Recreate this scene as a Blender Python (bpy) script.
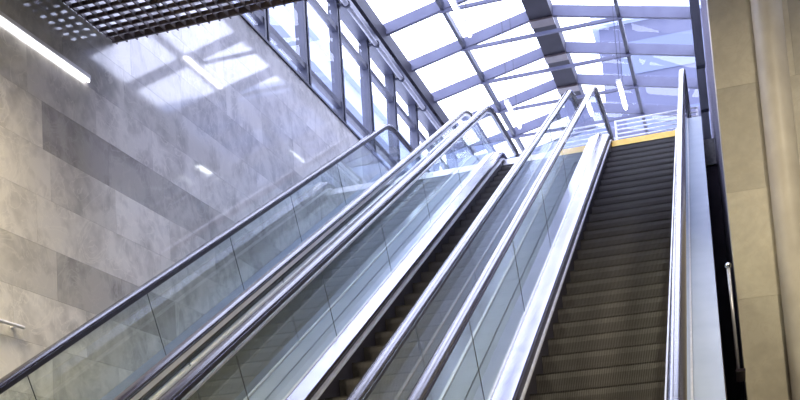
import bpy, bmesh, math, random
from mathutils import Matrix, Vector
random.seed(7)
C = bpy.context.scene.collection
sc = bpy.context.scene
for o in list(bpy.data.objects):
    bpy.data.objects.remove(o)

# ------------------------------------------------------------------ camera
F_PX = 1085.805
cam_d = bpy.data.cameras.new('camera'); cam = bpy.data.objects.new('camera', cam_d); C.objects.link(cam)
cam_d.sensor_width = 36.0
cam_d.lens = 36.0 * F_PX / 800
cam_d.shift_x = (400 - 408.222) / 800
cam_d.shift_y = (439.575 - 200) / 800
cam_d.clip_end = 300; cam_d.clip_start = 0.02
RT = (0.953202316568191, 0.29551014978503204, -0.06386779362920077)
DN = (-0.09452925277724357, 0.09064948897662736, -0.9913863477563386)
FW = (-0.28717514526575977, 0.9510291381037198, 0.1143416565355143)
m = Matrix(((RT[0], -DN[0], -FW[0], 0), (RT[1], -DN[1], -FW[1], 0), (RT[2], -DN[2], -FW[2], 0), (0, 0, 0, 1)))
cam.matrix_world = m
sc.camera = cam

# ------------------------------------------------------------------ world, lamps, exposure
w = bpy.data.worlds.new('sky'); sc.world = w; w.use_nodes = True
nt = w.node_tree; nt.nodes.clear()
wo = nt.nodes.new('ShaderNodeOutputWorld'); bg = nt.nodes.new('ShaderNodeBackground')
tc = nt.nodes.new('ShaderNodeTexCoord'); ns = nt.nodes.new('ShaderNodeTexNoise'); cr = nt.nodes.new('ShaderNodeValToRGB')
ns.inputs['Scale'].default_value = 2.2; ns.inputs['Detail'].default_value = 5
cr.color_ramp.elements[0].position = .35; cr.color_ramp.elements[0].color = (.60, .66, 1, 1)
cr.color_ramp.elements[1].position = .62; cr.color_ramp.elements[1].color = (.80, .82, 1, 1)
nt.links.new(tc.outputs['Generated'], ns.inputs['Vector']); nt.links.new(ns.outputs['Fac'], cr.inputs['Fac'])
nt.links.new(cr.outputs['Color'], bg.inputs['Color']); nt.links.new(bg.outputs[0], wo.inputs[0])
bg.inputs['Strength'].default_value = 3.6
def area(name, loc, size, power, col, rot=(0, 0, 0)):
    d = bpy.data.lights.new(name, 'AREA'); d.shape = 'RECTANGLE'; d.size, d.size_y = size
    d.energy = power; d.color = col
    o = bpy.data.objects.new(name, d); C.objects.link(o); o.location = loc; o.rotation_euler = rot
    return o
# warm unseen lamps of the lower hall, under the open-cell ceiling
area('hall_lamp', (-3.4, 3.4, 4.55), (.6, 2.4), 95, (1, .90, .72))
area('wall_washer', (-4.2, 4.7, 3.8), (.3, 1.8), 42, (1, .82, .52))
area('hall_lamp', (1.35, 5.6, 4.55), (.5, 1.6), 85, (1, .90, .72))  # unseen lamp, set close to the pillar to brighten its face
sc.view_settings.view_transform = 'Standard'; sc.view_settings.look = 'None'
sc.view_settings.gamma = 1; sc.view_settings.use_curve_mapping = False
sc.view_settings.exposure = 0.95

# ------------------------------------------------------------------ constants
A30 = math.radians(30); CO, SI, TA = math.cos(A30), math.sin(A30), math.tan(A30)
FLOOR = -1.6; LAND = 5.92; NS = 2.72
Y0 = (FLOOR + NS / CO) / TA            # where the nosing line leaves the lower floor
Y1 = (LAND + NS / CO) / TA             # where it meets the landing
WX = -4.88
HR = .872                              # handrail height along the normal

# ------------------------------------------------------------------ materials
def mat(name, col, rough=.5, metal=0, spec=.5):
    mm = bpy.data.materials.new(name); mm.use_nodes = True
    b = mm.node_tree.nodes['Principled BSDF']
    b.inputs['Base Color'].default_value = (*col, 1); b.inputs['Roughness'].default_value = rough
    b.inputs['Metallic'].default_value = metal; b.inputs['Specular IOR Level'].default_value = spec
    return mm
def noisy(name, c1, c2, scale, rough=.5, metal=0, stretch=(1, 1, 1), detail=4, rvar=0, bump=0):
    mm = mat(name, c1, rough, metal); n = mm.node_tree; b = n.nodes['Principled BSDF']
    t = n.nodes.new('ShaderNodeTexCoord'); mp = n.nodes.new('ShaderNodeMapping'); mp.inputs['Scale'].default_value = stretch
    no = n.nodes.new('ShaderNodeTexNoise'); no.inputs['Scale'].default_value = scale; no.inputs['Detail'].default_value = detail
    r = n.nodes.new('ShaderNodeValToRGB'); r.color_ramp.elements[0].color = (*c1, 1); r.color_ramp.elements[1].color = (*c2, 1)
    r.color_ramp.elements[0].position = .35; r.color_ramp.elements[1].position = .65
    n.links.new(t.outputs['Object'], mp.inputs['Vector']); n.links.new(mp.outputs[0], no.inputs['Vector'])
    n.links.new(no.outputs['Fac'], r.inputs['Fac']); n.links.new(r.outputs['Color'], b.inputs['Base Color'])
    if rvar:
        mr = n.nodes.new('ShaderNodeMapRange'); mr.inputs['To Min'].default_value = rough - rvar; mr.inputs['To Max'].default_value = rough + rvar
        n.links.new(no.outputs['Fac'], mr.inputs['Value']); n.links.new(mr.outputs[0], b.inputs['Roughness'])
    if bump:
        bp = n.nodes.new('ShaderNodeBump'); bp.inputs['Strength'].default_value = bump; bp.inputs['Distance'].default_value = .01
        n.links.new(no.outputs['Fac'], bp.inputs['Height']); n.links.new(bp.outputs[0], b.inputs['Normal'])
    return mm
def marble(name, dark, light, vein, rough, attr=True, scale=1.0):
    mm = mat(name, light, rough); n = mm.node_tree; b = n.nodes['Principled BSDF']; L = n.links.new
    t = n.nodes.new('ShaderNodeTexCoord')
    vec = t.outputs['Object']
    if attr:      # every slab is cut from another block: shift the veining by the slab's own number
        at = n.nodes.new('ShaderNodeAttribute'); at.attribute_name = 'slab'
        sh = n.nodes.new('ShaderNodeVectorMath'); sh.operation = 'MULTIPLY_ADD'
        sh.inputs[1].default_value = (37, 53, 29); L(at.outputs['Color'], sh.inputs[0]); L(t.outputs['Object'], sh.inputs[2]); vec = sh.outputs[0]
    n1 = n.nodes.new('ShaderNodeTexNoise'); n1.inputs['Scale'].default_value = 1.7 * scale; n1.inputs['Detail'].default_value = 7; n1.inputs['Distortion'].default_value = 1.2
    n2 = n.nodes.new('ShaderNodeTexNoise'); n2.inputs['Scale'].default_value = 9 * scale; n2.inputs['Detail'].default_value = 6
    wv = n.nodes.new('ShaderNodeTexNoise'); wv.inputs['Scale'].default_value = 2.6 * scale; wv.inputs['Detail'].default_value = 5; wv.inputs['Distortion'].default_value = 2.5
    for q in (n1, n2, wv): L(vec, q.inputs['Vector'])
    r = n.nodes.new('ShaderNodeValToRGB'); r.color_ramp.elements[0].color = (*dark, 1); r.color_ramp.elements[1].color = (*light, 1)
    r.color_ramp.elements[0].position = .36; r.color_ramp.elements[1].position = .58
    ad = n.nodes.new('ShaderNodeMath'); ad.operation = 'MULTIPLY_ADD'; ad.inputs[1].default_value = .35; L(n2.outputs['Fac'], ad.inputs[0])
    sc2 = n.nodes.new('ShaderNodeMath'); sc2.operation = 'MULTIPLY'; sc2.inputs[1].default_value = .68; L(n1.outputs['Fac'], sc2.inputs[0]); L(sc2.outputs[0], ad.inputs[2])
    L(ad.outputs[0], r.inputs['Fac'])
    rv = n.nodes.new('ShaderNodeValToRGB'); e = rv.color_ramp.elements
    e[0].position = .47; e[0].color = (0, 0, 0, 1); e[1].position = .5; e[1].color = (.5, .5, .5, 1); x = e.new(.53); x.color = (0, 0, 0, 1)
    L(wv.outputs['Fac'], rv.inputs['Fac'])
    mx = n.nodes.new('ShaderNodeMixRGB'); mx.inputs['Color2'].default_value = (*vein, 1); L(rv.outputs['Color'], mx.inputs['Fac']); L(r.outputs['Color'], mx.inputs['Color1'])
    out = mx.outputs[0]
    if attr:
        a2 = n.nodes.new('ShaderNodeAttribute'); a2.attribute_name = 'tone'
        m2 = n.nodes.new('ShaderNodeMixRGB'); m2.blend_type = 'MULTIPLY'; m2.inputs['Fac'].default_value = 1
        L(out, m2.inputs['Color1']); L(a2.outputs['Color'], m2.inputs['Color2']); out = m2.outputs[0]
    L(out, b.inputs['Base Color'])
    return mm
def glass(name, tint, gain=1.5, ior=1.5, rough=0.0, film=0.0):
    mm = bpy.data.materials.new(name); mm.use_nodes = True; n = mm.node_tree; n.nodes.clear(); L = n.links.new
    o = n.nodes.new('ShaderNodeOutputMaterial'); tr = n.nodes.new('ShaderNodeBsdfTransparent'); gl = n.nodes.new('ShaderNodeBsdfGlossy')
    tr.inputs[0].default_value = (*tint, 1); gl.inputs['Roughness'].default_value = rough; gl.inputs[0].default_value = (.95, .97, 1, 1)
    fr = n.nodes.new('ShaderNodeFresnel'); fr.inputs[0].default_value = ior
    ge = n.nodes.new('ShaderNodeNewGeometry'); iv = n.nodes.new('ShaderNodeMath'); iv.operation = 'SUBTRACT'; iv.inputs[0].default_value = 1
    L(ge.outputs['Backfacing'], iv.inputs[1])
    g = n.nodes.new('ShaderNodeMath'); g.operation = 'MULTIPLY'; g.inputs[1].default_value = gain; g.use_clamp = True; L(fr.outputs[0], g.inputs[0])
    f = n.nodes.new('ShaderNodeMath'); f.operation = 'MULTIPLY'; L(g.outputs[0], f.inputs[0]); L(iv.outputs[0], f.inputs[1])
    mx = n.nodes.new('ShaderNodeMixShader'); L(f.outputs[0], mx.inputs[0]); L(tr.outputs[0], mx.inputs[1]); L(gl.outputs[0], mx.inputs[2])
    last = mx.outputs[0]
    if film:      # a small diffuse share makes the glass milky
        df = n.nodes.new('ShaderNodeBsdfDiffuse'); df.inputs[0].default_value = (.75, .82, .85, 1)
        m2 = n.nodes.new('ShaderNodeMixShader'); m2.inputs[0].default_value = film; L(last, m2.inputs[1]); L(df.outputs[0], m2.inputs[2]); last = m2.outputs[0]
    L(last, o.inputs[0]); return mm
def emit(name, col, s):
    mm = bpy.data.materials.new(name); mm.use_nodes = True; n = mm.node_tree; n.nodes.clear()
    o = n.nodes.new('ShaderNodeOutputMaterial'); e = n.nodes.new('ShaderNodeEmission'); e.inputs[0].default_value = (*col, 1); e.inputs[1].default_value = s
    n.links.new(e.outputs[0], o.inputs[0]); return mm
M = dict(
    wall=marble('grey_marble', (.50, .49, .475), (.78, .765, .74), (.88, .86, .82), .05),
    louver=marble('purple_louver', (.5, .48, .5), (.6, .58, .6), (.6, .6, .6), .7),
    pier=marble('beige_marble', (.58, .52, .385), (.70, .635, .48), (.62, .54, .38), .45, scale=1.6),
    column=noisy('beige_stone', (.66, .59, .46), (.74, .67, .53), 5, .45),
    floor=noisy('granite', (.30, .29, .28), (.4, .39, .38), 30, .3),
    slab=noisy('concrete', (.13, .13, .14), (.17, .17, .18), 6, .8),
    frame=noisy('blue_grey_paint', (.036, .038, .058), (.048, .05, .073), 4, .4),
    rafter=noisy('lavender_paint', (.092, .095, .155), (.11, .115, .178), 4, .45),
    dark_beam=noisy('dark_purple_paint', (.020, .018, .027), (.030, .026, .037), 4, .6),
    blade=noisy('brown_black_blade', (.14, .11, .11), (.18, .145, .14), 12, .35),
    steel=noisy('brushed_steel', (.62, .63, .68), (.74, .75, .80), 6, .25, 1, (8, 1, 1)),
    polished=noisy('polished_steel', (.30, .295, .36), (.38, .37, .45), 3, .2, 1, (2, 1, 1)),
    deck=noisy('pale_deck', (.30, .35, .45), (.35, .40, .50), 3, .42, .1),
    skirt=noisy('dark_skirt', (.028, .024, .033), (.038, .033, .042), 8, .5, 0),
    brush=noisy('brush_holder', (.62, .61, .62), (.72, .71, .72), 20, .35, .5),
    rubber=noisy('black_rubber', (.018, .014, .022), (.035, .03, .045), 30, .13, 0, (1, 3, 3), rvar=.03, bump=.1),
    cladding=noisy('dark_cladding', (.05, .04, .055), (.07, .055, .075), 3, .35, .4),
    yellow=noisy('yellow_paint', (.93, .56, .06), (.97, .66, .11), 12, .5),
    white=noisy('white_metal', (.75, .75, .78), (.85, .85, .88), 8, .3),
    rubber_gap=mat('joint_black', (.02, .02, .025), .6),
    glass=glass('balustrade_glass', (.945, .98, .965), 1.35, film=.03),
    pane=glass('roof_glass', (.94, .955, .99), .5),
    bulb=emit('hanging_lamp_tube', (.97, .95, 1.0), 9), tube=emit('lamp_tube', (.97, .95, 1.0), 3.5), pipe=noisy('matte_zinc', (.36, .36, .40), (.42, .42, .46), 8, .5),
    house=mat('pale_facade', (.30, .34, .45), .8),
    tower=mat('grey_facade', (.085, .09, .135), .9),
    shade=mat('window_dark', (.11, .13, .19), .8),
)
# step metal with cleats: fine ribs across the width
def step_mat():
    mm = mat('step_cleats', (.10, .085, .065), .5, 0); n = mm.node_tree; b = n.nodes['Principled BSDF']; L = n.links.new
    t = n.nodes.new('ShaderNodeTexCoord'); wv = n.nodes.new('ShaderNodeTexWave'); wv.bands_direction = 'X'; wv.inputs['Scale'].default_value = 26
    L(t.outputs['Object'], wv.inputs['Vector'])
    r = n.nodes.new('ShaderNodeValToRGB'); r.color_ramp.elements[0].color = (.088, .080, .074, 1); r.color_ramp.elements[1].color = (.128, .118, .108, 1)
    L(wv.outputs['Fac'], r.inputs['Fac']); L(r.outputs['Color'], b.inputs['Base Color'])
    bp = n.nodes.new('ShaderNodeBump'); bp.inputs['Strength'].default_value = .4; bp.inputs['Distance'].default_value = .006
    L(wv.outputs['Fac'], bp.inputs['Height']); L(bp.outputs[0], b.inputs['Normal']); return mm
for k_ in ('rubber',):
    b_ = M[k_].node_tree.nodes['Principled BSDF']; b_.inputs['IOR'].default_value = 1.75; b_.inputs['Specular IOR Level'].default_value = .8
M['step'] = step_mat()

# ------------------------------------------------------------------ helpers
def obj(name, bm, m_, parent=None, smooth=False):
    me = bpy.data.meshes.new(name); bm.normal_update(); bm.to_mesh(me); bm.free()
    if m_: me.materials.append(m_)
    if smooth:
        for p in me.polygons: p.use_smooth = True
    o = bpy.data.objects.new(name, me); C.objects.link(o)
    if parent: o.parent = parent
    return o
def struct(o): o['kind'] = 'structure'; return o
def empty(name, loc=(0, 0, 0)):
    o = bpy.data.objects.new(name, None); C.objects.link(o); o.location = loc; o.empty_display_size = .2; return o
def thing(o, label, cat, group=None):
    o['label'] = label; o['category'] = cat
    if group: o['group'] = group
    return o
def box(bm, x0, x1, y0, y1, z0, z1):
    v = [bm.verts.new(p) for p in ((x0, y0, z0), (x1, y0, z0), (x1, y1, z0), (x0, y1, z0), (x0, y0, z1), (x1, y0, z1), (x1, y1, z1), (x0, y1, z1))]
    for f in ((3, 2, 1, 0), (4, 5, 6, 7), (0, 1, 5, 4), (1, 2, 6, 5), (2, 3, 7, 6), (3, 0, 4, 7)): bm.faces.new([v[i] for i in f])
def boxes(name, L, m_, parent=None, bev=0):
    bm = bmesh.new()
    for b in L: box(bm, *b)
    if bev: bmesh.ops.bevel(bm, geom=bm.edges[:], offset=bev, segments=2, affect='EDGES')
    return obj(name, bm, m_, parent)
def bar(bm, p, q, wx, wz):
    """rectangular bar between two points: width wx (level), depth wz"""
    p, q = Vector(p), Vector(q); d = (q - p).normalized()
    up = Vector((0, 0, 1)) if abs(d.z) < .95 else Vector((0, 1, 0))
    s = d.cross(up).normalized(); u = s.cross(d)
    r = []
    for c in (p, q):
        r.append([bm.verts.new(c + s * a * wx / 2 + u * b * wz / 2) for a, b in ((-1, -1), (1, -1), (1, 1), (-1, 1))])
    for i in range(4): bm.faces.new((r[0][i], r[0][(i + 1) % 4], r[1][(i + 1) % 4], r[1][i]))
    bm.faces.new(r[0][::-1]); bm.faces.new(r[1])
    bmesh.ops.recalc_face_normals(bm, faces=bm.faces[:])
def tube(bm, pts, rad, n=12):
    pts = [Vector(p) for p in pts]; rings = []
    for i, p in enumerate(pts):
        d = (pts[min(i + 1, len(pts) - 1)] - pts[max(i - 1, 0)]).normalized()
        a = Vector((1, 0, 0)) if abs(d.x) < .9 else Vector((0, 1, 0))
        s = d.cross(a).normalized(); u = s.cross(d)
        rings.append([bm.verts.new(p + (s * math.cos(2 * math.pi * k / n) + u * math.sin(2 * math.pi * k / n)) * rad) for k in range(n)])
    for a, b in zip(rings, rings[1:]):
        for k in range(n): bm.faces.new((a[k], a[(k + 1) % n], b[(k + 1) % n], b[k]))
    bm.faces.new(rings[0][::-1]); bm.faces.new(rings[-1])
    bmesh.ops.recalc_face_normals(bm, faces=bm.faces[:])
# the escalator's base line: level - 30 degrees - level with rounded knees, offset h along its normal
RB, RTP = 1.15, .35
def line_pts(h, ya, yb, step=.5):
    """points (y, z, ny, nz) of the nosing line shifted by h, from base-line y=ya to y=yb"""
    tb, tt = RB * math.tan(A30 / 2), RTP * math.tan(A30 / 2)
    out = []
    def add(y, z, a): out.append((y - h * math.sin(a), z + h * math.cos(a), -math.sin(a), math.cos(a), y))
    if ya < Y0 - tb:
        n = max(1, int((min(Y0 - tb, yb) - ya) / step))
        for i in range(n + 1): add(ya + (min(Y0 - tb, yb) - ya) * i / n, FLOOR, 0)
    for i in range(1, 9):                                   # lower knee
        a = A30 * i / 8; y = Y0 - tb + RB * math.sin(a); z = FLOOR + RB * (1 - math.cos(a))
        if ya <= y <= yb: add(y, z, a)
    s0, s1 = max(ya, Y0 + tb * CO), min(yb, Y1 - tt * CO)
    if s1 > s0:
        n = max(1, int((s1 - s0) / step))
        for i in range(n + 1):
            y = s0 + (s1 - s0) * i / n; add(y, FLOOR + (y - Y0) * TA, A30)
    for i in range(1, 9):                                   # upper knee
        a = A30 * (1 - i / 8); y = Y1 + tt - RTP * math.sin(a); z = LAND - RTP * (1 - math.cos(a))
        if ya <= y <= yb: add(y, z, a)
    if yb > Y1 + tt:
        s0 = max(ya, Y1 + tt); n = max(1, int((yb - s0) / step))
        for i in range(n + 1): add(s0 + (yb - s0) * i / n, LAND, 0)
    o2 = [out[0]]
    for p in out[1:]:
        if abs(p[4] - o2[-1][4]) > 1e-4: o2.append(p)
    return o2
def sweep(section, frames, close=True, caps=True, floor=None):
    """section: (x, h) points; frames: (y, z, ny, nz)"""
    bm = bmesh.new(); rings = []
    for f in frames:
        r = []
        for (x, h) in section:
            z = f[1] + h * f[3]
            if floor is not None: z = max(z, floor)
            r.append(bm.verts.new((x, f[0] + h * f[2], z)))
        rings.append(r)
    k = len(section)
    for a, b in zip(rings, rings[1:]):
        for i in range(k if close else k - 1): bm.faces.new((a[i], a[(i + 1) % k], b[(i + 1) % k], b[i]))
    if close and caps: bm.faces.new(rings[0][::-1]); bm.faces.new(rings[-1])
    bmesh.ops.recalc_face_normals(bm, faces=bm.faces[:])
    return bm
def rect(x0, x1, h0, h1): return [(x0, h0), (x1, h0), (x1, h1), (x0, h1)]

# ================================================================== STRUCTURE
# lower floor and upper landing
struct(boxes('floor', [(-5.2, 2.2, -4, 26.5, FLOOR - .3, FLOOR)], M['floor']))
struct(boxes('floor_upper', [(-4.88, .12, Y1 + .35, 26.4, LAND - .4, LAND - .01)], M['floor']))

def slab_wall(name, origin, uax, nax, ulen, rows, widths, tonefn, m_, thick=.1, z0=FLOOR, offs=None):
    """stone slabs laid in rows: one mesh, each slab with its own tone"""
    bm = bmesh.new(); ct = bm.loops.layers.float_color.new('tone'); cs = bm.loops.layers.float_color.new('slab')
    uax, nax, origin = Vector(uax), Vector(nax), Vector(origin)
    for ri, (za, zb) in enumerate(rows):
        us = offs(ri) if offs else 0; u = us
        cuts = [0]
        while u < ulen:
            if u > .05: cuts.append(u)
            u += widths(ri)
        cuts.append(ulen)
        for a, b in zip(cuts, cuts[1:]):
            if b - a < .02: continue
            g = .0008
            tone = tonefn(ri, (a + b) / 2); rnd = (random.random(), random.random(), random.random(), 1)
            f0 = len(bm.faces)
            P = [origin + uax * (a + g), origin + uax * (b - g)]
            front = [P[0] + Vector((0, 0, za + g)), P[1] + Vector((0, 0, za + g)), P[1] + Vector((0, 0, zb - g)), P[0] + Vector((0, 0, zb - g))]
            fv = [bm.verts.new(p) for p in front]; bv = [bm.verts.new(p - nax * thick) for p in front]
            fs = [bm.faces.new(fv)] + [bm.faces.new((fv[i], fv[(i + 1) % 4], bv[(i + 1) % 4], bv[i])) for i in range(4)]
            fs.append(bm.faces.new(bv[::-1]))
            for f in fs:
                for l in f.loops: l[ct] = (*tone, 1); l[cs] = rnd
    bmesh.ops.recalc_face_normals(bm, faces=bm.faces[:])
    return obj(name, bm, m_)
rows = []; z = 2.19 - .39 * 10
rows.append((FLOOR, z + .39)) ; z += .39
while z < 6.2:
    zb = z + .39
    if zb > 6.0: zb = 6.27
    rows.append((z, min(zb, 6.27))); z = zb
    if zb >= 6.27: break
def tone_left(ri, u):
    y = u - 4.0; za = rows[ri][0]
    t = random.choice([.86, .95, 1.0, 1.03, 1.06, .97])
    warm = (1.0, .985, .955)
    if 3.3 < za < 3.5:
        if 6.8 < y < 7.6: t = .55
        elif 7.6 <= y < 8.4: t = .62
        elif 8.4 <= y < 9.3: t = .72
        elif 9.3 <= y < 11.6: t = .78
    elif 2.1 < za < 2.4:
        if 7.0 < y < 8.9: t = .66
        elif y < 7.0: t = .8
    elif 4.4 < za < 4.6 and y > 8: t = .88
    return (t * warm[0], t * warm[1], t * warm[2])
def offl(ri):
    za = rows[ri][0]
    if 3.3 < za < 3.5: return (4 + 6.93) % .92
    if 2.1 < za < 2.4: return (4 + 7.07) % .92
    return random.random() * .9
struct(slab_wall('wall_left', (WX, -4, 0), (0, 1, 0), (1, 0, 0), 30.4, rows, lambda r: .92, tone_left, M['wall'], .12, offs=offl))
struct(boxes('trim_1', [(WX - .14, WX + .02, 7.95, 26.4, 6.27, 6.30)], M['frame']))          # sill cap
bm = bmesh.new(); tube(bm, [(WX + .045, 3.2, 1.88), (WX + .045, 6.58, 1.88)], .013)
for yy in (3.4, 4.6, 5.8, 6.5): box(bm, WX + .0, WX + .045, yy - .012, yy + .012, 1.868, 1.892)
thing(obj('wall_handrail', bm, M['white']), 'thin white handrail fixed low on the marble wall at the left edge', 'handrail')

# right-hand wall, seen almost edge on, and the pillar in front of it
rr = [(FLOOR + .12 * i, FLOOR + .12 * (i + 1)) for i in range(85)]
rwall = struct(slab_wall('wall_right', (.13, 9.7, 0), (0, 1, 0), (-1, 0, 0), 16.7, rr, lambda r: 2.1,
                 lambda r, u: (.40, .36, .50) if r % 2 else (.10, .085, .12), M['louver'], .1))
pr = []
z = FLOOR
for i in range(12):
    zb = min(z + .887, 8.75); pr.append((z, zb)); z = zb
def tone_p(ri, u): t = random.choice([.84, .92, 1, 1.06, .97]); return (t, t, t)
struct(slab_wall('wall_right_pillar', (.122, 9.0, 0), (1, 0, 0), (0, -1, 0), 2.2, pr, lambda r: .62, tone_p, M['pier'], .7,
                 offs=lambda ri: .31 if ri % 2 else .0))
bm = bmesh.new()
n = 20; cx_, rad = .575, .118
prof = [(cx_ + rad * math.cos(math.pi + math.pi * k / n), 8.99 - .06 + rad * math.sin(math.pi + math.pi * k / n)) for k in range(n + 1)] + [(cx_ + rad, 8.985), (cx_ - rad, 8.985)]
a_ = [bm.verts.new((x, y, FLOOR)) for x, y in prof]; b_ = [bm.verts.new((x, y, 8.7)) for x, y in prof]
for i in range(len(prof)): bm.faces.new((a_[i], a_[(i + 1) % len(prof)], b_[(i + 1) % len(prof)], b_[i]))
bm.faces.new(a_[::-1]); bm.faces.new(b_); bmesh.ops.recalc_face_normals(bm, faces=bm.faces[:])
thing(obj('half_column', bm, M['column'], smooth=False), 'tall beige rounded half column standing against the beige marble pillar on the right', 'column')
struct(boxes('wall_under_landing', [(-4.88, .13, Y1 + .40, Y1 + .5, FLOOR, LAND - .4)], M['cladding']))
# back walls of the lower hall (behind the camera) and unseen header added above the ceiling to block light
struct(boxes('wall_back', [(-5.0, 2.2, -4.15, -4.0, FLOOR, 5.6)], M['pier']))
struct(boxes('wall_right_near', [(2.2, 2.35, -4.0, 9.7, FLOOR, 5.6)], M['pier']))
struct(boxes('wall_light_block', [(-4.88, 2.2, 7.8, 7.95, 5.55, 9.3)], M['slab']))

# open-cell ceiling: blades both ways, dark edge, slab above
ceil = struct(empty('ceiling', (0, 0, 4.7)))
bm = bmesh.new()
ZG = 4.70
x = WX + .03
while x < 2.15:
    box(bm, x - .006, x + .006, -3.9, 8.01, ZG, ZG + .036); x += .1
y = -3.8
while y < 7.95:
    box(bm, WX + .01, 2.19, y - .006, y + .006, ZG + .001, ZG + .035); y += .107
g = obj('grid_blades', bm, M['blade'], ceil); g.location = (0, 0, -4.7)
g = boxes('grid_edge', [(WX + .01, 2.19, 7.955, 7.975, ZG - .004, ZG + .05)], M['blade'], ceil); g.location = (0, 0, -4.7)
g = boxes('hanger_rail', [(WX + 1.1 * k + .5, WX + 1.1 * k + .54, -3.9, 7.86, ZG + .16, ZG + .2) for k in range(6)], M['frame'], ceil); g.location = (0, 0, -4.7)
g = boxes('ceiling_slab', [(-4.9, 2.2, -4.0, 7.95, 5.35, 5.55)], M['slab'], ceil); g.location = (0, 0, -4.7)

# ------------------------------------------------------------------ left glazing above the marble wall
ys = [11.55 + 1.325 * k for k in range(-2, 12)]
XG = -4.98
win = struct(empty('window_1', (XG, 8, 6.3)))
def W(o, p): o.matrix_parent_inverse = Matrix.Translation(-p.location); return o
W(boxes('bottom_rail', [(XG - .06, XG + .05, 7.95, 26.4, 6.30, 6.36)], M['frame'], win), win)
for yy in ys:
    W(boxes('mullion', [(XG - .07, XG + .05, yy - .075, yy - .028, 6.36, 8.6), (XG - .07, XG + .05, yy + .028, yy + .075, 6.36, 8.6), (XG - .10, XG + .01, yy - .05, yy + .05, 6.36, 8.6)], M['frame'], win), win)
for zz in (6.62, 7.78):
    W(boxes('transom', [(XG - .05, XG + .035, 7.95, 26.4, zz - .045, zz + .045)], M['frame'], win), win)
W(boxes('top_beam', [(XG - .10, XG + .10, 7.95, 26.4, 8.22, 8.46)], M['frame'], win), win)
for a, b in zip([7.95] + ys, ys + [26.4]):
    W(boxes('glass_pane', [(XG - .005, XG + .005, a + .02, b - .02, 6.36, 8.3)], M['pane'], win), win)

# ------------------------------------------------------------------ glazed gable roof
XL, XPL, XR, XPR, XRR = -5.08, -3.90, -2.50, -1.20, .06
ZL, ZPL, ZR, ZPR, ZRR = 8.84, 9.06, 9.46, 9.06, 8.80
roof = struct(empty('window_2', (XR, 8, 9.3)))
def bmobj(name, fn, m_, parent, smooth=False):
    bm = bmesh.new(); fn(bm); return W(obj(name, bm, m_, parent, smooth), parent)
fy = [17.87 + 1.45 * k for k in range(-6, 6)]
W(boxes('ridge_beam', [(XR - .20, XR + .20, 7.95, 26.4, ZR - .30, ZR - .02)], M['dark_beam'], roof), roof)
for yy in fy:
    W(boxes('ridge_bracket', [(XR - .205, XR + .205, yy - .13, yy + .13, ZR - .335, ZR - .301)], M['blade'], roof), roof)
    def raf(bm, yy=yy):
        bar(bm, (XL, yy, ZL - .05), (XR - .15, yy, ZR - .14), .07, .19)
        bar(bm, (XR + .15, yy, ZR - .14), (XRR, yy, ZRR - .05), .07, .19)
    bmobj('rafter', raf, M['rafter'], roof)
    bmobj('collar_tie', lambda bm, yy=yy: bar(bm, (XPL - .05, yy, ZPL - .12), (XPR + .05, yy, ZPR - .12), .05, .055), M['rafter'], roof)
for x_, z_ in ((XPL, ZPL), (XPR, ZPR)):
    W(boxes('purlin', [(x_ - .03, x_ + .03, 7.95, 26.4, z_ - .11, z_ + .02)], M['frame'], roof), roof)
W(boxes('eave_beam', [(XL - .10, XL + .20, 7.95, 26.4, ZL - .27, ZL - .0)], M['dark_beam'], roof), roof)
W(boxes('eave_beam', [(XRR - .10, XRR + .04, 7.95, 26.4, ZRR - .22, ZRR)], M['frame'], roof), roof)
def rg(bm, a, b):
    bar(bm, ((a[0] + b[0]) / 2, 7.95, (a[1] + b[1]) / 2), ((a[0] + b[0]) / 2, 26.4, (a[1] + b[1]) / 2), .01, .01)
for (a, b) in (((XL, ZL + .05), (XR, ZR + .03)), ((XR, ZR + .03), (XRR, ZRR + .05))):
    bm = bmesh.new()
    vs = [bm.verts.new(p) for p in ((a[0], 7.95, a[1]), (b[0], 7.95, b[1]), (b[0], 26.4, b[1]), (a[0], 26.4, a[1]))]
    top = [bm.verts.new(v.co + Vector((0, 0, .012))) for v in vs]
    bm.faces.new(vs[::-1]); bm.faces.new(top)
    for i in range(4): bm.faces.new((vs[i], vs[(i + 1) % 4], top[(i + 1) % 4], top[i]))
    bmesh.ops.recalc_face_normals(bm, faces=bm.faces[:])
    W(obj('roof_glass', bm, M['pane'], roof), roof)
# glazed end gable
gab = struct(empty('window_3', (XR, 26.4, 5.75)))
W(boxes('gable_mullion', [(x_ - .05, x_ + .05, 26.42, 26.52, 5.35, 8.7) for x_ in (-4.9, -3.7, -2.5, -1.2, .05)], M['rafter'], gab), gab)
W(boxes('gable_transom', [(-4.9, .05, 26.43, 26.51, z_ - .05, z_ + .05) for z_ in (6.6, 7.7, 8.65)], M['rafter'], gab), gab)
W(boxes('gable_glass', [(-4.9, .05, 26.465, 26.475, 5.4, 8.7)], M['pane'], gab), gab)
# steel posts carrying the right eave
posts = struct(empty('trim_2', (.03, 17, LAND)))
for yy in fy[3:]:
    W(boxes('eave_post', [(-.02, .085, yy - .06, yy + .06, LAND, ZRR - .22)], M['frame'], posts), posts)

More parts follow.
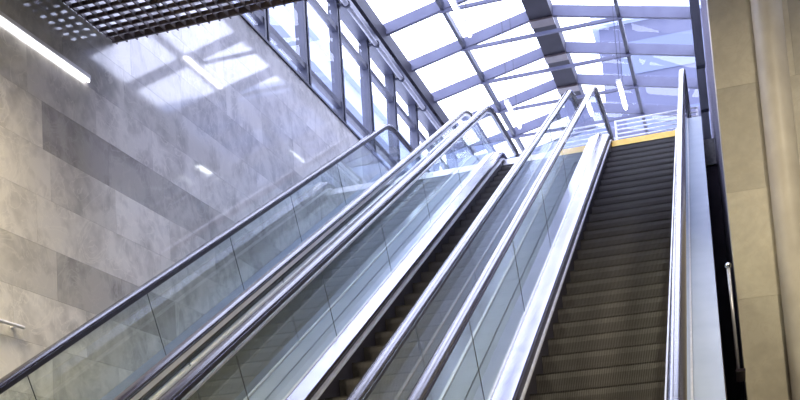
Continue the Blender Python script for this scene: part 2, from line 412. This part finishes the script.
# ================================================================== ESCALATORS
PITCH = .3805
joints_u = [6.25 + 1.91 * k for k in range(-2, 6)]
def u2y(u): return u * CO + NS * SI                 # base-line y of incline position u
_cache = {}
def cached(name, key, make, m_, parent, smooth=False):
    k = (name, key)
    if k in _cache:
        o = bpy.data.objects.new(name, _cache[k]); C.objects.link(o); o.parent = parent
    else:
        o = obj(name, make(), m_, parent, smooth); _cache[k] = o.data
    return o
YB, YT = 1.15, 17.45                                # where the level handrail ends begin to turn
NR = .26                                            # newel radius
def rail_frames(h=HR):
    fr = [(a, b, c, d) for a, b, c, d, _ in line_pts(h, YB, YT, .35)]
    top = []; cy, cz = YT, LAND + h - NR
    for i in range(1, 15):
        a = math.pi * i / 14; top.append((cy + NR * math.sin(a), cz + NR * math.cos(a), math.sin(a), math.cos(a)))
    for d in (.2, .45, .7): top.append((YT - d, cz - NR, 0, -1))
    bot = []; cy, cz = YB, FLOOR + h - NR
    for i in range(1, 15):
        a = math.pi * i / 14; bot.append((cy - NR * math.sin(a), cz + NR * math.cos(a), -math.sin(a), math.cos(a)))
    for d in (.2, .45, .7): bot.append((YB + d, cz - NR, 0, -1))
    return bot[::-1] + fr + top
HSEC = [(-.030, -.012), (-.040, -.006), (-.043, .006), (-.036, .018), (-.018, .026), (0, .028), (.018, .026), (.036, .018), (.043, .006), (.040, -.006), (.030, -.012)]
def handrail_bm(): return sweep(HSEC, rail_frames())
def guide_bm(): return sweep(rect(-.016, .016, -.052, -.0125), rail_frames())
def clip_bm(h0, h1): return sweep(rect(-.0175, .0175, h0, h1), [(a, b, c, d) for a, b, c, d, _ in line_pts(HR, YB, YT, .35)])
GB, GT = .20, HR - .05
def glass_bm(ya, yb, endl=False, endr=False):
    """one glass panel, 12 mm thick, with joints square to the incline"""
    fr = line_pts(0, ya, yb, .6)
    lo = [(f[0] + f[2] * GB, f[1] + f[3] * GB) for f in fr]; hi = [(f[0] + f[2] * GT, f[1] + f[3] * GT) for f in fr]
    out = lo
    def semi(yc, base, sgn):
        r = NR - .05; zc = base + HR - NR; return [(yc + sgn * r * math.cos(t), zc + r * math.sin(t)) for t in [(-90 + 180 * i / 10) * math.pi / 180 for i in range(11)]]
    bm = bmesh.new()
    def prism(poly):
        a = [bm.verts.new((-.006, y, z)) for y, z in poly]; b = [bm.verts.new((.006, y, z)) for y, z in poly]
        bm.faces.new(a); bm.faces.new(b[::-1])
        for i in range(len(poly)): bm.faces.new((a[i], a[(i + 1) % len(poly)], b[(i + 1) % len(poly)], b[i]))
    poly = list(lo)
    if endr: poly += semi(yb, LAND, 1)
    poly += hi[::-1]
    if endl: poly += semi(ya, FLOOR, -1)[::-1]
    # remove doubles in sequence
    pp = []
    for p in poly:
        if not pp or (abs(p[0] - pp[-1][0]) + abs(p[1] - pp[-1][1]) > 1e-4): pp.append(p)
    prism(pp); bmesh.ops.recalc_face_normals(bm, faces=bm.faces[:])
    return bm
def step_bm(wid):
    """tread and curved riser; origin on the nosing"""
    bm = bmesh.new()
    pr_ = [(0, 0), (.006, -.012), (.004, -.05), (.010, -.10), (.013, -.15), (.019, -.192), (.05, -.2), (.335, -.02), (.335, 0)]
    a = [bm.verts.new((-wid / 2, y, z)) for y, z in pr_]; b = [bm.verts.new((wid / 2, y, z)) for y, z in pr_]
    bm.faces.new(a); bm.faces.new(b[::-1]); n = len(pr_)
    for i in range(n): bm.faces.new((a[i], a[(i + 1) % n], b[(i + 1) % n], b[i]))
    bmesh.ops.recalc_face_normals(bm, faces=bm.faces[:]); return bm
def base_z(y):
    fr = line_pts(0, y - .001, y + 2, 5)
    if y <= Y0: 
        pass
    # exact: evaluate by interpolation of a dense line
    L = base_z.L
    for p, q in zip(L, L[1:]):
        if p[0] <= y <= q[0]: return p[1] + (q[1] - p[1]) * (y - p[0]) / max(1e-9, q[0] - p[0])
    return FLOOR if y < Y0 else LAND
base_z.L = [(a, b) for a, b, _, _, _ in line_pts(0, .3, 17.4, .05)]

def escalator(xl, xr, label, outl, outr, dk, ins, yellow=False):
    """xl, xr: x of the two handrails; outl / outr: width of the outer decks"""
    root = empty('escalator', ((xl + xr) / 2, 0, 0)); thing(root, label, 'escalator', 'escalators rising side by side')
    hw = (xr - xl) / 2
    fr = [(a, b, c, d) for a, b, c, d, _ in line_pts(0, .75, YT + .1, .35)]
    for s, X, ow in ((-1, -hw, outl), (1, hw, outr)):
        def put(name, key, make, m_, smooth=False):
            o = cached(name, key, make, m_, root, smooth); o.location = (X, 0, 0); return o
        h = put('handrail', 0, handrail_bm, M['rubber'], True); h['label'] = 'glossy black rubber handrail'
        put('handrail_guide', 0, guide_bm, M['skirt'])
        cuts = [YB] + [u2y(u) for u in joints_u if Y0 - .5 < u2y(u) < Y1 + .2] + [YT]
        for i, (a, b) in enumerate(zip(cuts, cuts[1:])):
            ga = a + .004 if i else a; gb = b - .004 if i < len(cuts) - 2 else b
            put('glass_panel', i, lambda: glass_bm(ga, gb, i == 0, i == len(cuts) - 2), M['glass'])
        for u in joints_u:
            if Y0 - .5 < u2y(u) < Y1 + .2:
                q = line_pts(0, u2y(u), u2y(u) + .01)[0]
                if u2y(u) < Y0 + .4: continue
                def jb(q=q):
                    bm = bmesh.new(); bar(bm, (0, q[0] + q[2] * GB, q[1] + q[3] * GB), (0, q[0] + q[2] * GT, q[1] + q[3] * GT), .006, .004); return bm
                put('joint_seal', round(u, 2), jb, M['rubber_gap'])
        inn = -s      # direction towards the steps
        def sec(x0, x1, h0, h1):
            a, b = sorted((inn * x0, inn * x1)); return rect(a, b, h0, h1)
        d = put('inner_deck', (s, dk), lambda: sweep([(inn * .014, .215), (inn * dk, .190), (inn * dk, .165), (inn * .014, .165)], fr), M['polished'])
        d['label'] = 'polished steel inner deck'
        put('skirt_panel', (s, ins), lambda: sweep(sec(ins - .010, ins, -.13, .164), fr, floor=FLOOR + .004), M['skirt'])
        b_ = put('brush_strip', (s, ins), lambda: sweep(sec(ins + .001, max(ins + .020, dk - .002), .084, .104), fr), M['white'])
        put('outer_deck', (s, ow), lambda: sweep(sec(-.014, -ow, .185, .212), fr), M['deck'])
        put('glass_clamp', s, lambda: sweep([(-.013, .16), (.013, .16), (.013, .222), (-.013, .222)], fr), M['brush'])
        frc = [(a, b, c, d_) for a, b, c, d_, _ in line_pts(0, .75, Y1 + .3, .35)]
        put('side_cladding', (s, ow), lambda: sweep(sec(-(ow - .012), -(ow - .002), -.95, .183), frc, floor=FLOOR + .002), M['cladding'])
    W_ = hw - ins - .003
    # steps
    y = u2y(6.947) - .3295 * 17; k = 0; ylast = 0
    k0 = u2y(6.947); run = PITCH * CO
    yy = k0
    while yy - run > Y0 - .1: yy -= run
    lst = []
    while yy < Y1 + .05: lst.append(yy); yy += run
    for q in lst:
        st = cached('step', round(W_, 3), lambda: step_bm(2 * W_), M['step'], root); st.location = (0, q, max(base_z(q), FLOOR + .006) if base_z(q) > FLOOR + .21 else FLOOR + .21)
    st = cached('step', round(W_, 3), None, M['step'], root); st.location = (0, Y1 + .03, LAND + .0)
    # comb and landing plates
    bm = bmesh.new(); cp = [(Y1 + .04, LAND + .005), (Y1 + .10, LAND + .115), (Y1 + .30, LAND + .115), (Y1 + .30, LAND + .005)]
    a_ = [bm.verts.new((-W_ + .002, q[0], q[1])) for q in cp]; b_ = [bm.verts.new((W_ - .002, q[0], q[1])) for q in cp]
    bm.faces.new(a_); bm.faces.new(b_[::-1])
    for i in range(4): bm.faces.new((a_[i], a_[(i + 1) % 4], b_[(i + 1) % 4], b_[i]))
    bmesh.ops.recalc_face_normals(bm, faces=bm.faces[:]); o = obj('comb_plate', bm, M['yellow'] if yellow else M['brush'], root)
    if yellow: o['label'] = 'yellow comb plate edge'
    boxes('landing_plate', [(-W_ - .02, W_ + .02, Y1 + .30, YT + .1, LAND - .008, LAND + .105)], M['steel'], root)
    boxes('landing_plate', [(-W_ - .02, W_ + .02, .75, Y0 - .1, FLOOR + .003, FLOOR + .03)], M['steel'], root)
    # soffit under the steps
    sof = [(a, b, c, d) for a, b, c, d, _ in line_pts(0, Y0 + 1.9, Y1 + .3, .5)]
    oo = obj('soffit', sweep(rect(-hw - .10, hw + .10, -.95, -.90), sof, floor=FLOOR + .01), M['cladding'], root)
    return root
XA, XB, XC, XD, XE, XF = -4.655, -3.415, -3.07, -1.83, -1.486, -.224
e1 = escalator(XA, XB, 'leftmost of the three escalators, running beside the grey marble wall', .215, .167, .138, .095)
e2 = escalator(XC, XD, 'middle escalator of the three, its brown steps seen as a narrow strip', .167, .167, .138, .095)
e3 = escalator(XE, XF, 'rightmost escalator with a wide view of its dark grooved steps and yellow top edge', .167, .194, .142, .150, True)
for e, X in ((e1, XB),):
    for h0, h1 in ((-.150, -.136), (-.062, -.028)):  # two narrow white strips following the handrail just below it
        o = obj('trim_strip', clip_bm(h0, h1), M['white'], e); o.location = (X - e.location.x, 0, 0); o['label'] = 'thin white strip just below the handrail'

o = obj('trim_strip', clip_bm(-.080, -.070), M['brush'], e2); o.location = (XC - e2.location.x, 0, 0)
# ================================================================== THINGS
# lamps
def lamp(name, x, y0, y1, z, label, group, cable_to, wid=.075):
    r = empty(name, (x, (y0 + y1) / 2, z)); thing(r, label, 'lamp', group)
    hl = (y1 - y0) / 2
    boxes('housing', [(-wid / 2, wid / 2, -hl, hl, .012, .05)], M['white'], r, .004)
    bm = bmesh.new(); tube(bm, [(0, -hl + .01, -.004), (0, hl - .01, -.004)], wid * .3, 10); obj('tube', bm, M['bulb' if cable_to else 'tube'], r, True)
    if cable_to:
        for yy in (-hl + .15, hl - .15):
            bm = bmesh.new(); tube(bm, [(0, yy, .05), (0, yy, cable_to - z)], .005, 6); obj('cable', bm, M['frame'], r)
    return r
lamp('strip_lamp', WX + .026, 4.4, 7.56, 4.17, 'long glowing white strip lamp along the marble wall below the dark grid ceiling', None, None, .034)
ceil_z = 9.0
for i, (x_, y_, lab) in enumerate(((-2.97, 12.95, 'short white lamp cut by the top edge left of the dark ridge beam'),
        (-2.97, 16.42, 'white lamp hanging just above the middle escalator handrail end'),
        (-1.2, 16.44, 'white lamp hanging below the roof between the right escalator handrails'))):
    lamp('hanging_lamp', x_, y_, y_ + 1.08, 7.2, lab, 'lamps hanging under the glass roof', 9.1 + (0 if x_ < -2 else -.16), .08)
# drain pipe below the eave
pp = empty('drain_pipe', (-4.80, 8.0, 8.15)); thing(pp, 'long silver pipe running under the left eave above the window posts', 'pipe')
bm = bmesh.new(); tube(bm, [(0, 0, 0), (0, 18.3, 0)], .038, 14); obj('pipe', bm, M['pipe'], pp, True)
for yy in ys[:-1]:
    bm = bmesh.new(); tube(bm, [(0, yy - 8.02, 0), (0, yy - 7.98, 0)], .058, 14)
    box(bm, -.12, -.04, yy - 8.02, yy - 7.98, -.02, .02); obj('bracket', bm, M['frame'], pp)
# guard rail at the back of the landing
g = empty('guard_rail', (-.75, 18.05, LAND)); thing(g, 'white guard rail of close level bars behind the yellow top edge of the right escalator', 'railing')
for i in range(9):
    bm = bmesh.new(); zz = 1.30 - .0735 * i if i < 5 else 1.30 - .0735 * 4 - .2 * (i - 4)
    tube(bm, [(-.68, 0, zz), (.66, 0, zz)], .013 if i else .017, 8); obj('rail', bm, M['white'], g, True)
for xx in (-.68, .66):
    bm = bmesh.new(); tube(bm, [(xx, 0.02, -.008), (xx, 0.02, 1.32)], .02, 10); obj('post', bm, M['white'], g, True)
# side guard rail at the right, near the landing edge
g = empty('side_guard', (.02, 17.9, LAND)); g.location = (.0, 15.9, LAND)
thing(g, 'slim steel guard post with level rails at the top right beside the last escalator handrail', 'railing')
for yy in (1.75, 3.0, 4.3):
    bm = bmesh.new(); tube(bm, [(0, yy, -.008), (0, yy, 1.3)], .018, 10); obj('post', bm, M['steel'], g, True)
for zz in (.45, .85, 1.3):
    bm = bmesh.new(); tube(bm, [(0, 1.7, zz), (0, 4.35, zz)], .014, 8); obj('rail', bm, M['steel'], g, True)
# small steel post in the gap beside the pillar
g = empty('steel_post', (.072, 8.45, 1.3)); thing(g, 'short polished steel post with round cap beside the beige pillar', 'post')
bm = bmesh.new(); tube(bm, [(0, 0, 0), (0, 0, .78)], .013, 10); obj('shaft', bm, M['brush'], g, True)
bm = bmesh.new(); bmesh.ops.create_uvsphere(bm, u_segments=14, v_segments=10, radius=.024); bmesh.ops.translate(bm, verts=bm.verts[:], vec=(0, 0, .80)); obj('cap', bm, M['steel'], g, True)
bm = bmesh.new(); box(bm, -.02, .05, -.02, .55, -.02, 0); obj('bracket', bm, M['cladding'], g)

# ================================================================== OUTSIDE
def building(name, x0, x1, y0, y1, z1, m_, label, nf, face='y', wm='shade', band=.5):
    r = empty(name, ((x0 + x1) / 2, (y0 + y1) / 2, -4)); thing(r, label, 'building')
    def P(o): return W(o, r)
    P(boxes('facade', [(x0, x1, y0, y1, -4, z1)], M[m_], r)); P(boxes('roof_edge', [(x0 - .3, x1 + .3, y0 - .3, y1 + .3, z1, z1 + .5)], M['house'], r))
    fh = 3.2; z = -2.5
    while z + 2 < z1:
        if face == 'y': P(boxes('window_band', [(x0 + .8, x1 - .8, y0 - .06, y0 - .01, z, z + 3.2 * band)], M[wm], r))
        else: P(boxes('window_band', [(x1 + .01, x1 + .06, y0 + .8, y1 - .8, z, z + 3.2 * band)], M[wm], r))
        z += fh
    return r
building('office_block', -3.9, 22, 45, 60, 22.2, 'tower', 'grey blue building seen through the right side of the glass roof', 7, band=.45, wm='house' if False else 'shade')
building('white_block', -40, -18, 22, 75, 26, 'house', 'pale building with level window bands seen through the left glazing', 5, 'x')
